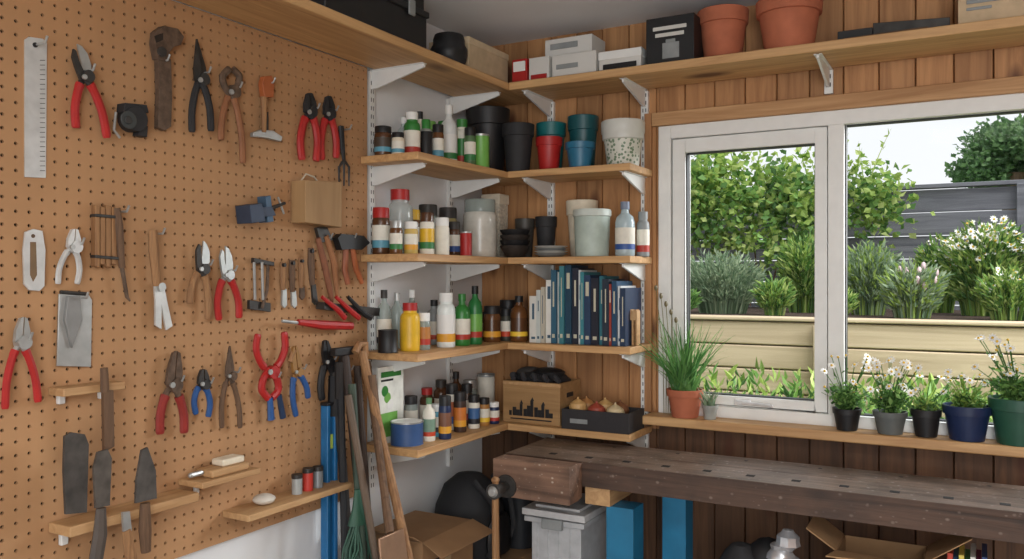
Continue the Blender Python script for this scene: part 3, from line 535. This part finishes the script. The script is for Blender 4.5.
b.box((2.2,-.48,zb-.118),(2.27,-.22,zb-.069),LW)
PAINT=K(30,112,150,.5,0,.18,12)
for (xa,xc,ya,yc) in ((.685,.765,-.47,-.39),(.79,.86,-.30,-.23),(2.2,2.28,-.47,-.39),(2.2,2.28,-.30,-.23)): b.box((xa,ya,0),(xc,yc,zb-.119 if xa!=.79 else zb-.06),PAINT)
b.box((.88,-.45,.48),(2.19,-.25,.50),DKW)
b.box((.765,-.44,.40),(2.2,-.42,.48),DKW)
VW=wood('vise_wood',(88,64,50),(138,106,86),0,26,bump=.5,stain=(44,(200,186,170)))
b.box((.385,-.585,zb-.10),(.625,-.520,zb+.004),VW); b.box((.395,-.516,zb-.10),(.62,-.492,zb-.002),VW)
for xx in (.45,.58): b.tube([(xx,-.53,zb-.06),(xx,-.40,zb-.075)],.012,DSTEEL,10,1,Vector((0,0,1)))
vx=.428; vz=zb-.07
b.tube([(vx,-.584,vz),(vx,-.590,vz)],[.034,.032],DSTEEL,16,1,Vector((0,0,1)))
b.tube([(vx,-.589,vz),(vx,-.625,vz),(vx,-.632,vz),(vx,-.66,vz)],[.014,.014,.022,.022],DSTEEL,14,1,Vector((0,0,1)))
b.tube([(vx,-.660,vz),(vx,-.668,vz)],[.016,.010],STEEL,14,1,Vector((0,0,1)))
b.tube([(vx,-.646,vz+.028),(vx,-.646,vz-.03),(vx+.003,-.646,vz-.36)],[.009,.010,.0115],WH,10)
b.ball((vx,-.646,vz+.030),.012,WH,.8); b.done('workbench',.003)
# ---------------------------------------------------------------- under-bench storage
b=B(); x0,x1,y0,y1=.415,.60,-.44,-.22; TUBM=K(180,182,184,.5)
b.prism([(x0+.012,y0+.012,.47),(x1-.012,y0+.012,.47),(x1-.012,y1-.012,.47),(x0+.012,y1-.012,.47)],(0,0,.25),TUBM); b.box((x0-.005,y0-.005,.70),(x1+.005,y1+.005,.715),TUBM); b.box((x0-.01,y0-.01,.72),(x1+.01,y1+.01,.74),K(200,200,200,.5)); b.box((x0+.02,y0+.02,.74),(x1-.02,y1-.02,.748),K(190,190,190,.5)); b.box((x0+.06,y0-.02,.69),(x1-.06,y0-.004,.72),GREY)
for q in range(4): b.box((x0+.03+q*.036,y0+.009,.50),(x0+.034+q*.036,y0+.013,.69),TUBM)
b.done('plastic_storage_tub',.006)
b=B(); b.box((.40,-.45,.0),(.61,-.21,.45),CARD); b.box((.395,-.455,.45),(.615,-.205,.468),CARD); b.done('storage_crate',.004)
b=B(); b.box((.06,-.77,.0),(.27,-.51,.70),CARD)
b.prism([(.06,-.77,.70),(.27,-.77,.70),(.29,-.84,.735),(.05,-.84,.735)],(0,0,.003),CARD); b.prism([(.27,-.77,.70),(.27,-.51,.70),(.34,-.50,.67),(.34,-.78,.67)],(0,0,.003),CARD); b.box((.265,-.66,.55),(.2715,-.63,.70),K(180,156,120)); b.box((.2702,-.75,.6),(.2712,-.69,.64),BLK); b.done('cardboard_box',.002)
b=B(); b.box((.05,-.47,.0),(.32,-.10,.53),CARD); b.done('cardboard_box',.003)
b=B(); RB=K(30,31,34,.75,0,.2,10,.3); pr=[(.0001,0,RB),(.11,0,RB),(.135,.03,RB),(.14,.10,RB),(.13,.17,RB),(.10,.23,RB),(.05,.265,RB),(.0001,.27,RB)]; b.lathe((.165,-.36,.5305),pr,20,None,.85,.8)
b.lathe((.275,-.36,.56),[(.0001,0,BLK),(.06,.0,BLK),(.07,.03,BLK),(.065,.09,BLK),(.04,.12,BLK),(.0001,.125,BLK)],16,None,.35,1.0)
for yy in (-.42,-.31): b.tube([(.27,yy,.56),(.30,yy,.64),(.285,yy,.73),(.22,yy,.79)],.010,GRIP,8,.5,Vector((0,1,0)))
b.done('black_rucksack')
b=B(); TK=K(34,36,40,.45)
b.lathe((.245,-.17,.531),[(.0001,0,TK),(.06,0,TK),(.075,.20,TK),(.082,.205,TK),(.083,.225,TK),(.076,.228,TK),(.07,.20,TK),(.0001,.19,BLK)],24); b.done('black_bucket')
def dz(px,py,y): return onB(px,py,y)
b=B(); p0=dz(838,540,-.40); x0=p0.x; x1=dz(925,540,-.40).x; zt=.745; FL=K(168,132,94,.85,0,.1,12); zf=.5005
for a in [((x0,-.44,zf),(x1,-.437,zt)),((x0,-.29,zf),(x1,-.287,zt)),((x0,-.437,zf),(x0+.003,-.29,zt)),((x1-.003,-.437,zf),(x1,-.29,zt))]: b.box(*a,FL)
b.prism([(x0,-.44,zt),(x1,-.44,zt),(x1+.02,-.53,zt+.02),(x0-.01,-.53,zt+.01)],(0,0,.003),FL); b.prism([(x1,-.44,zt),(x1,-.29,zt),(x1+.10,-.29,zt+.07),(x1+.10,-.45,zt+.075)],(0,0,.003),FL); b.prism([(x0,-.44,zt),(x0,-.29,zt),(x0-.07,-.29,zt+.05),(x0-.07,-.44,zt+.045)],(0,0,.003),FL); b.done('open_cardboard_box')
b=B(); p=dz(783,545,-.42); 
for q in range(6): b.ball((p.x+U(-.012,.012),-.39+U(-.008,.008),.552+q*.038),.05-q*.004,K(200,202,206,.25,.6),1.0,9,1,.9,.2)
b.done('foil_bag')
b=B(); p=dz(815,545,-.40); b.ball((p.x-.13,-.33,.615),.075,BLK,1.45,14,1,.7,.06); b.ball((p.x-.20,-.34,.605),.07,GRIP,1.4,14,1,.8,.06); b.done('black_bag')
b=B(); x=dz(948,545,-.36).x
for q,cc in enumerate([(200,70,50),(60,120,170),(220,200,90),(80,160,110),(220,220,215),(180,60,120),(50,70,120)]): b.box((x,-.40,.5005),(x+.011,-.28,.77-U(0,.02)),K(*cc)); x+=.012
b.done('row_of_magazines')
# ---------------------------------------------------------------- leaning long tools
def lean(b,top,bot,xt,xb,r,mat,flat=1.0):
    t=onL(*top,xt); q=onL(*bot,xb); d=(q-t); k=(t.z-.03)/-d.z; e=t+d*k
    b.tube([t,t+(e-t)*.3,t+(e-t)*.6,e],r,mat,10,flat); return t,e
b=B(); a=onL(330,405,.05); bl=K(34,104,156,.4)
for yo in (-.021,.009): b.box((.035,a.y+yo,.0),(.06,a.y+yo+.012,a.z),bl)
b.box((.043,a.y-.009,.0),(.052,a.y+.009,a.z-.01),K(30,90,136,.4)); b.box((.042,a.y-.009,a.z-.12),(.054,a.y+.009,a.z-.08),K(190,210,90,.3)); b.box((.034,a.y-.0225,a.z),(.061,a.y+.0225,a.z+.008),BLK); b.done('spirit_level',.002)
b=B(); t,e=lean(b,(362,352),(409,559),.10,.30,.0125,WH); b.tube([t+Vector((0,-.03,.0)),t+Vector((0,-.012,.022)),t+Vector((0,.012,.022)),t+Vector((0,.012,-.01))],.011,WH,8); b.ball(e+Vector((0,0,.0)),.028,DSTEEL,1); b.done('walking_stick')
b=B(); t,e=lean(b,(345,355),(366,559),.08,.16,.012,K(52,40,34,.6)); b.box((t.x-.01,t.y-.05,t.z),(t.x+.012,t.y+.05,t.z+.022),BLK); b.prism([e+Vector((0,-.07,-.02)),e+Vector((0,.07,-.02)),e+Vector((0,.07,.2)),e+Vector((0,-.07,.2))],(.006,0,0),DSTEEL); b.done('garden_spade',.003)
b=B(); t,e=lean(b,(352,384),(360,520),.13,.17,.011,K(56,72,60,.5)); h=onL(358,512,.17)
BG=K(48,88,70,.6)
b.tube([h+Vector((0,0,.06)),h+Vector((0,0,.01)),h+Vector((0,0,-.03))],[.012,.02,.035],BG,12,.6)
for q in range(40):
    a=U(-1,1); b.tube([h+Vector((U(-.014,.014),a*.025,-.02)),h+Vector((U(-.02,.02),a*.05,-.09)),h+Vector((U(-.03,.03),a*.08,-.2))],.0028,random.choice([BG,K(40,76,60,.6)]),5)
b.done('garden_broom')
b=B(); t,e=lean(b,(372,375),(392,559),.14,.22,.012,DKW); b.done('wooden_pole')
b=B(); t,e=lean(b,(335,372),(350,559),.05,.10,.012,K(58,52,48,.5,.3)); b.tube([t+Vector((0,0,-.01)),t+Vector((0,-.004,-.12))],.018,BLK,10); b.done('lopper_handle')
b=B(); t,e=lean(b,(348,395),(376,559),.16,.22,.010,K(100,84,70)); b.done('wooden_pole')
b=B(); t,e=lean(b,(340,362),(345,559),.07,.10,.010,GRIP); b.tube([t,t+Vector((0,0,-.1))],.015,K(40,36,34,.7),10); b.done('wooden_pole')
b=B(); t,e=lean(b,(357,366),(371,559),.06,.10,.011,K(70,56,48,.6)); b.done('wooden_pole')
b=B(); h=onL(390,533,.31); t=onL(367,362,.08); b.tube([t,t+(h-t)*.5,h],.011,DKW,10)
b.prism([h+Vector((0,-.05,0)),h+Vector((0,.05,0)),h+Vector((.02,.055,-.14)),h+Vector((.035,0,-.24)),h+Vector((.02,-.055,-.14))],(.006,0,0),K(160,126,100,.4,.5)); b.done('copper_shovel',.002)
# ---------------------------------------------------------------- plants
G=[KL(92,134,68),KL(118,160,84),KL(144,184,102),KL(72,108,56)]
YG=[KL(152,180,88),KL(178,202,110),KL(124,156,74),KL(198,214,134)]
SG=[KL(138,160,130),KL(160,180,148),KL(112,138,106),KL(174,190,156)]
def leaf(b,p,s,mats,dr=None,wd=.45):
    d=dr or Vector((U(-1,1),U(-1,1),U(-.5,1))); 
    if d.length<.01: d=Vector((0,0,1))
    d.normalize(); n=d.cross(Vector((U(-1,1),U(-1,1),U(-1,1)))); 
    if n.length<.01: return
    n.normalize(); s*=U(.7,1.3); m=d.cross(n)*s*.12
    b.add([p,p+d*s*.45+n*s*wd*.5+m,p+d*s,p+d*s*.45-n*s*wd*.5+m],[(0,1,2,3)],random.choice(mats))
def blob(b,c,rad,n,s,mats,shell=.5,wd=.5):
    for _ in range(n):
        v=Vector((random.gauss(0,1),random.gauss(0,1),random.gauss(0,1))).normalized()*U(shell,1)
        leaf(b,Vector(c)+Vector((v.x*rad[0],v.y*rad[1],v.z*rad[2])),s,mats,None,wd)
def strand(b,p,d,L,w,mats,droop=.3,n=4):
    d=Vector(d).normalized(); m=random.choice(mats); pts=[];v=Vector(p); 
    for i in range(n+1): pts.append(v.copy()); v=v+d*(L/n); d=(d+Vector((d.x*.5,d.y*.5,-1))*droop/n).normalized()
    a=d.cross(UP); a=(a if a.length>.01 else Vector((1,0,0))).normalized(); vs=[];fs=[]
    rd=Matrix.Rotation(U(0,3.14),3,'Z'); a=rd@a
    for i,q in enumerate(pts): ww=w*(1-i/n)*.9+w*.1; vs+= [q-a*ww/2,q+a*ww/2]
    for i in range(n): fs.append((2*i,2*i+1,2*i+3,2*i+2))
    b.add(vs,fs,m); return pts[-1]
def flower(b,p,r,mat,dr=None):
    dr=(dr or Vector((U(-.6,.6),U(-1,.1),U(.2,1)))).normalized(); a=dr.cross(Vector((.1,.2,1))).normalized(); c=dr.cross(a)
    for k in range(9):
        t=k*2*math.pi/9; e=a*math.cos(t)+c*math.sin(t); f=a*math.cos(t+1.57)+c*math.sin(t+1.57)
        b.add([p,p+e*r*.6+f*r*.22,p+e*r,p+e*r*.6-f*r*.22],[(0,1,2,3)],mat)
    b.ball(p+dr*r*.08,r*.27,K(220,180,50,.6),1,6)
PET=K(240,240,236,.6,0,.02)
def potted(name,px,w,yt,pm,kind,ytop,spread,mats,y=-.06,fl=None,n=60):
    p=onB(px,300,y); d=dep(p); r=w/2*d/F; h=zat(yt,d)-WZ0; b=B(); b.lathe((p.x,p.y,WZ0+.0005),prof('pot',r,h,(pm,SOIL)),24)
    zt=zat(ytop,d); base=Vector((p.x,p.y,WZ0+h*.82)); HH=zt-base.z; sp=spread*d/F
    if kind=='chive':
        for _ in range(n):
            dd=Vector((U(-1,1)*sp/HH,U(-.6,.2)*sp/HH,1)); strand(b,base+Vector((U(-r,r)*.5,U(-r,r)*.5,0)),dd,HH*U(.5,1.08),.011,mats,U(.1,1.1),7)
    elif kind=='bush':
        for q_ in range(n//3):
            tall=R()<.45; e=base+Vector((U(-sp,sp),U(-sp*.6,sp*.2),HH*(U(.7,1) if tall else U(.3,.6)))); b.tube([base,base+(e-base)*.5+Vector((0,0,.01)),e],.0011,mats[0],4)
            for q in range(4): t=U(.2,.75); leaf(b,base+(e-base)*t,.020,mats,None,.4)
            if fl and R()<fl*(1 if tall else .5): flower(b,e,.013,PET)
        blob(b,base+Vector((0,0,HH*.22)),(sp*.75,sp*.5,HH*.26),int(n*2.3),.021,mats,.2)
    b.done(name,merge=False)
potted('potted_chives',685,36,389,TERR,'chive',314,50,[KL(110,160,88),KL(138,184,112),KL(84,132,74)],-.062,n=140)
potted('potted_succulent',710,16,405,K(150,152,146,.7),'chive',384,12,SG,-.068,n=26)
potted('potted_daisies',847,27,408,BLK,'bush',354,24,G,-.06,.9,80)
potted('potted_daisies',890,32,411,K(96,100,98,.6),'bush',360,28,G,-.06,.95,100)
potted('potted_herb',926,28,409,BLK,'bush',384,20,G+YG[:2],-.06,None,70)
potted('potted_marigold',967,44,405,NAVY,'bush',372,24,YG[:3]+G,-.06,.3,90)
potted('potted_daisies',1018,52,398,K(40,84,66,.4),'bush',338,38,G,-.06,.95,130)
b=B()
for q in range(5):
    a=onB(664+q*2,405,-.05); e=onB(656+q*5,288+q*8,-.06); a.z=WZ0+.001; b.tube([a,(a+e)/2+Vector((.01,0,0)),e],.0012,K(120,110,70),4); b.ball(e,.006,K(110,100,70),1.6,6)
b.done('dried_flower_stalks')
# ---------------------------------------------------------------- garden
b=B(); b.box((-8,.16,.6),(14,16,.80),K(86,110,56,.95,0,.3,8,.4,name='lawn')); b.done('garden_ground',origin=False)
RBD=empty('raised_bed')
SL=wood('sleeper_timber',(168,148,120),(206,188,158),0,14,rough=.8,bump=.3)
b=B()
for q in range(4): b.box((-3,1.6,1.215-(q+1)*.118),(6,1.66,1.215-q*.118-.006),SL)
for xx in (-.6,.9,2.4): b.box((xx,1.56,.8),(xx+.08,1.6,1.2),SL)
b.box((-3,1.585,1.215),(6,1.70,1.235),SL); b.done('timber_boards',.006,parent=RBD)
b=B(); b.box((-3,1.71,.8),(6,3.40,1.225),K(66,50,40,.95,0,.35,30,.6,name='bed_soil')); b.done('soil',parent=RBD)
b=B(); FN=wood('weathered_fence',(90,92,100),(132,134,140),0,18,rough=.85,bump=.4,board=.12,bx=2)
for q in range(8): b.box((-4,3.5+(q%2)*.012,.8+q*.152),(9,3.53+(q%2)*.012,.8+(q+1)*.152-.006),FN)
b.box((-4,3.48,2.018),(9,3.56,2.045),FN); 
for xx in (0,1.8,3.6): b.box((xx,3.46,.8),(xx+.08,3.5,2.02),FN)
b.done('garden_fence',.004)
def at(px,py,y): return onB(px,py,y)
b=B()
cl=[]
for _ in range(92):
    px=U(640,815); top=172+12*math.sin(px*.06)+10*math.sin(px*.19)+max(0,(px-755)*.3); cl.append((px,U(top,255) if R()<.55 else U(top,top+42),U(2.95,3.25)))
for _ in range(14): 
    px=U(842,886); cl.append((px,U(186,222),U(3.1,3.28)))
for (px,py,y) in cl:
    c=at(px,py,y); mm=random.choice([YG,YG,YG+G[:2],G[:3]+YG[:2],G])
    for _ in range(52):
        v=c+Vector((random.gauss(0,.095),random.gauss(0,.05),random.gauss(0,.075)))
        if 1.3<v.z and v.y<3.40: leaf(b,v,.052,mm,None,.8)
for _ in range(40):
    p=at(U(650,890),180,U(3.05,3.25)); e=strand(b,p,(U(-.4,.4),U(-.2,.1),1),U(.10,.34),.010,YG,.3)
    for k in range(7): leaf(b,p+(e-p)*U(.2,1),.045,YG,None,.7)
for _ in range(10):
    p=at(U(650,820),262,3.2); b.tube([Vector((p.x,3.2,1.235)),p+Vector((U(-.1,.1),0,.1))],.006,DKW,5)
b.done('climbing_vine',merge=False)
def spiky(name,px,yt,wpx,y,mats,n,ww=.012,fl=None,flp=0,leafy=0,droop=.3,ls=.05,fr=.024):
    b=B(); p=at(px,300,y); d=dep(p); zt=zat(yt,d); Hh=zt-1.23; sp=wpx/2*d/F
    for _ in range(n):
        a=U(0,6.28); rr=math.sqrt(R()); ox,oy=rr*math.cos(a),rr*math.sin(a)
        q=Vector((p.x+ox*sp*.55,p.y+oy*sp*.35,1.2265)); dd=Vector((ox*sp*.5/Hh,oy*sp*.3/Hh,1))
        L=Hh*U(.7,1.04)*(1-.3*rr*rr); e=strand(b,q,dd,L,ww,mats,droop,4)
        for k in range(leafy): t=U(.25,1); leaf(b,q+(e-q)*t,ls,mats,Vector((ox+U(-.5,.5),oy+U(-.5,.5),U(.3,1.2))),.24)
        if fl and R()<flp: flower(b,e,fr,fl) if fl is PET else b.ball(e,.012,fl,1.8,6)
    b.done(name,merge=False)
spiky('rosemary_bush',722,250,84,2.15,SG,420,.010,None,0,9,.3,.045)
spiky('garden_shrub',803,232,46,2.5,YG+G,140,.012,None,0,16,.3,.055)
spiky('garden_shrub',774,280,36,2.0,G+YG,100,.012,None,0,9)
spiky('sage_bush',868,240,56,2.3,SG+YG[:2],260,.012,None,.1,10)
spiky('lavender_bush',912,262,60,2.0,SG+YG[:2],260,.011,K(200,176,180),.08,8)
spiky('garden_shrub',940,234,44,2.85,YG+G,120,.012,PET,.3,14,.3,.055,.018)
spiky('daisy_clump',988,218,84,2.5,G+YG,250,.012,PET,.5,14,.35,.055)
spiky('daisy_clump',1062,216,70,2.5,YG+G,200,.012,PET,.5,12,.35,.055)
spiky('daisy_clump',1010,268,60,2.0,YG+G,150,.010,PET,.3,12,.3,.045,.016)
spiky('low_herbs',678,288,40,1.9,G,110,.010,None,0,6)
spiky('low_herbs',838,290,30,1.9,G+YG,90,.010,None,0,8)
b=B()
for _ in range(1500): leaf(b,Vector((U(.4,4),U(.8,1.5),.80+U(0,.17))),.07,G+YG,Vector((U(-1,1),U(-1,1),1)),.3)
b.done('border_greenery',merge=False)
b=B()
for _ in range(36):
    a=U(0,6.28); rr=math.sqrt(R()); c=at(1020+rr*math.cos(a)*64,158+rr*math.sin(a)*34,11); c.y+=U(-.3,.3); blob(b,c,(.32,.32,.26),330,.085,[KL(96,132,84),KL(118,154,98),KL(76,110,68)],.3,.7)
t=at(1015,200,11); b.tube([(t.x,t.y,.8),(t.x,t.y,2.9)],.16,DKW); b.done('garden_tree',merge=False)
# ---------------------------------------------------------------- light, world, camera
wd=bpy.data.worlds.new('overcast_sky'); bpy.context.scene.world=wd; wd.use_nodes=True; nt=wd.node_tree; bg=nt.nodes['Background']
tc=nt.nodes.new('ShaderNodeTexCoord'); no=nt.nodes.new('ShaderNodeTexNoise'); no.inputs['Scale'].default_value=2.5; cr=nt.nodes.new('ShaderNodeValToRGB'); cr.color_ramp.elements[0].color=(.80,.84,.88,1); cr.color_ramp.elements[1].color=(.92,.935,.95,1)
nt.links.new(tc.outputs['Generated'],no.inputs['Vector']); nt.links.new(no.outputs['Fac'],cr.inputs[0]); nt.links.new(cr.outputs[0],bg.inputs[0]); bg.inputs[1].default_value=1.12
def light(name,typ,loc,tgt,e,size=1,sy=None,col=(1,1,1)):
    l=bpy.data.lights.new(name,typ); l.energy=e; l.color=col
    if typ=='AREA': l.shape='RECTANGLE'; l.size=size; l.size_y=sy or size
    if typ=='SUN': l.angle=math.radians(size)
    o=bpy.data.objects.new(name,l); o.location=loc; o.rotation_euler=(Vector(tgt)-Vector(loc)).to_track_quat('-Z','Y').to_euler(); bpy.context.collection.objects.link(o)
light('hazy_sun','SUN',(3.2,-1.0,5),(.6,.6,.9),3.0,35,None,(1,.99,.97))
b=B(); b.box((1.3,-3.0,H-.03),(2.7,-2.3,H-.001),WHITE); b.done('unseen_fill_panel')  # out-of-view panel added as a housing for the fill light below
light('overhead_fill','AREA',(2.0,-2.65,H-.04),(2.0,-2.65,0),22,1.3,.6,(1,.99,.97))  # added fill light behind the camera, brightens the interior
light('doorway_daylight','AREA',(2.5,-4.3,1.3),(.5,-.3,1.4),48,1.2,1.8,(.97,.985,1))
light('window_daylight','AREA',(2.7,1.0,2.3),(.5,-1.4,1.2),95,1.4,1.0,(.94,.975,1))
cam=bpy.data.cameras.new('camera'); cam.sensor_width=36; cam.lens=F/1024*36; co=bpy.data.objects.new('camera',cam); co.location=C; co.rotation_euler=(math.pi/2,0,yaw); bpy.context.collection.objects.link(co); cam.clip_start=.02
bpy.context.scene.camera=co
bpy.context.scene.view_settings.view_transform='Standard'
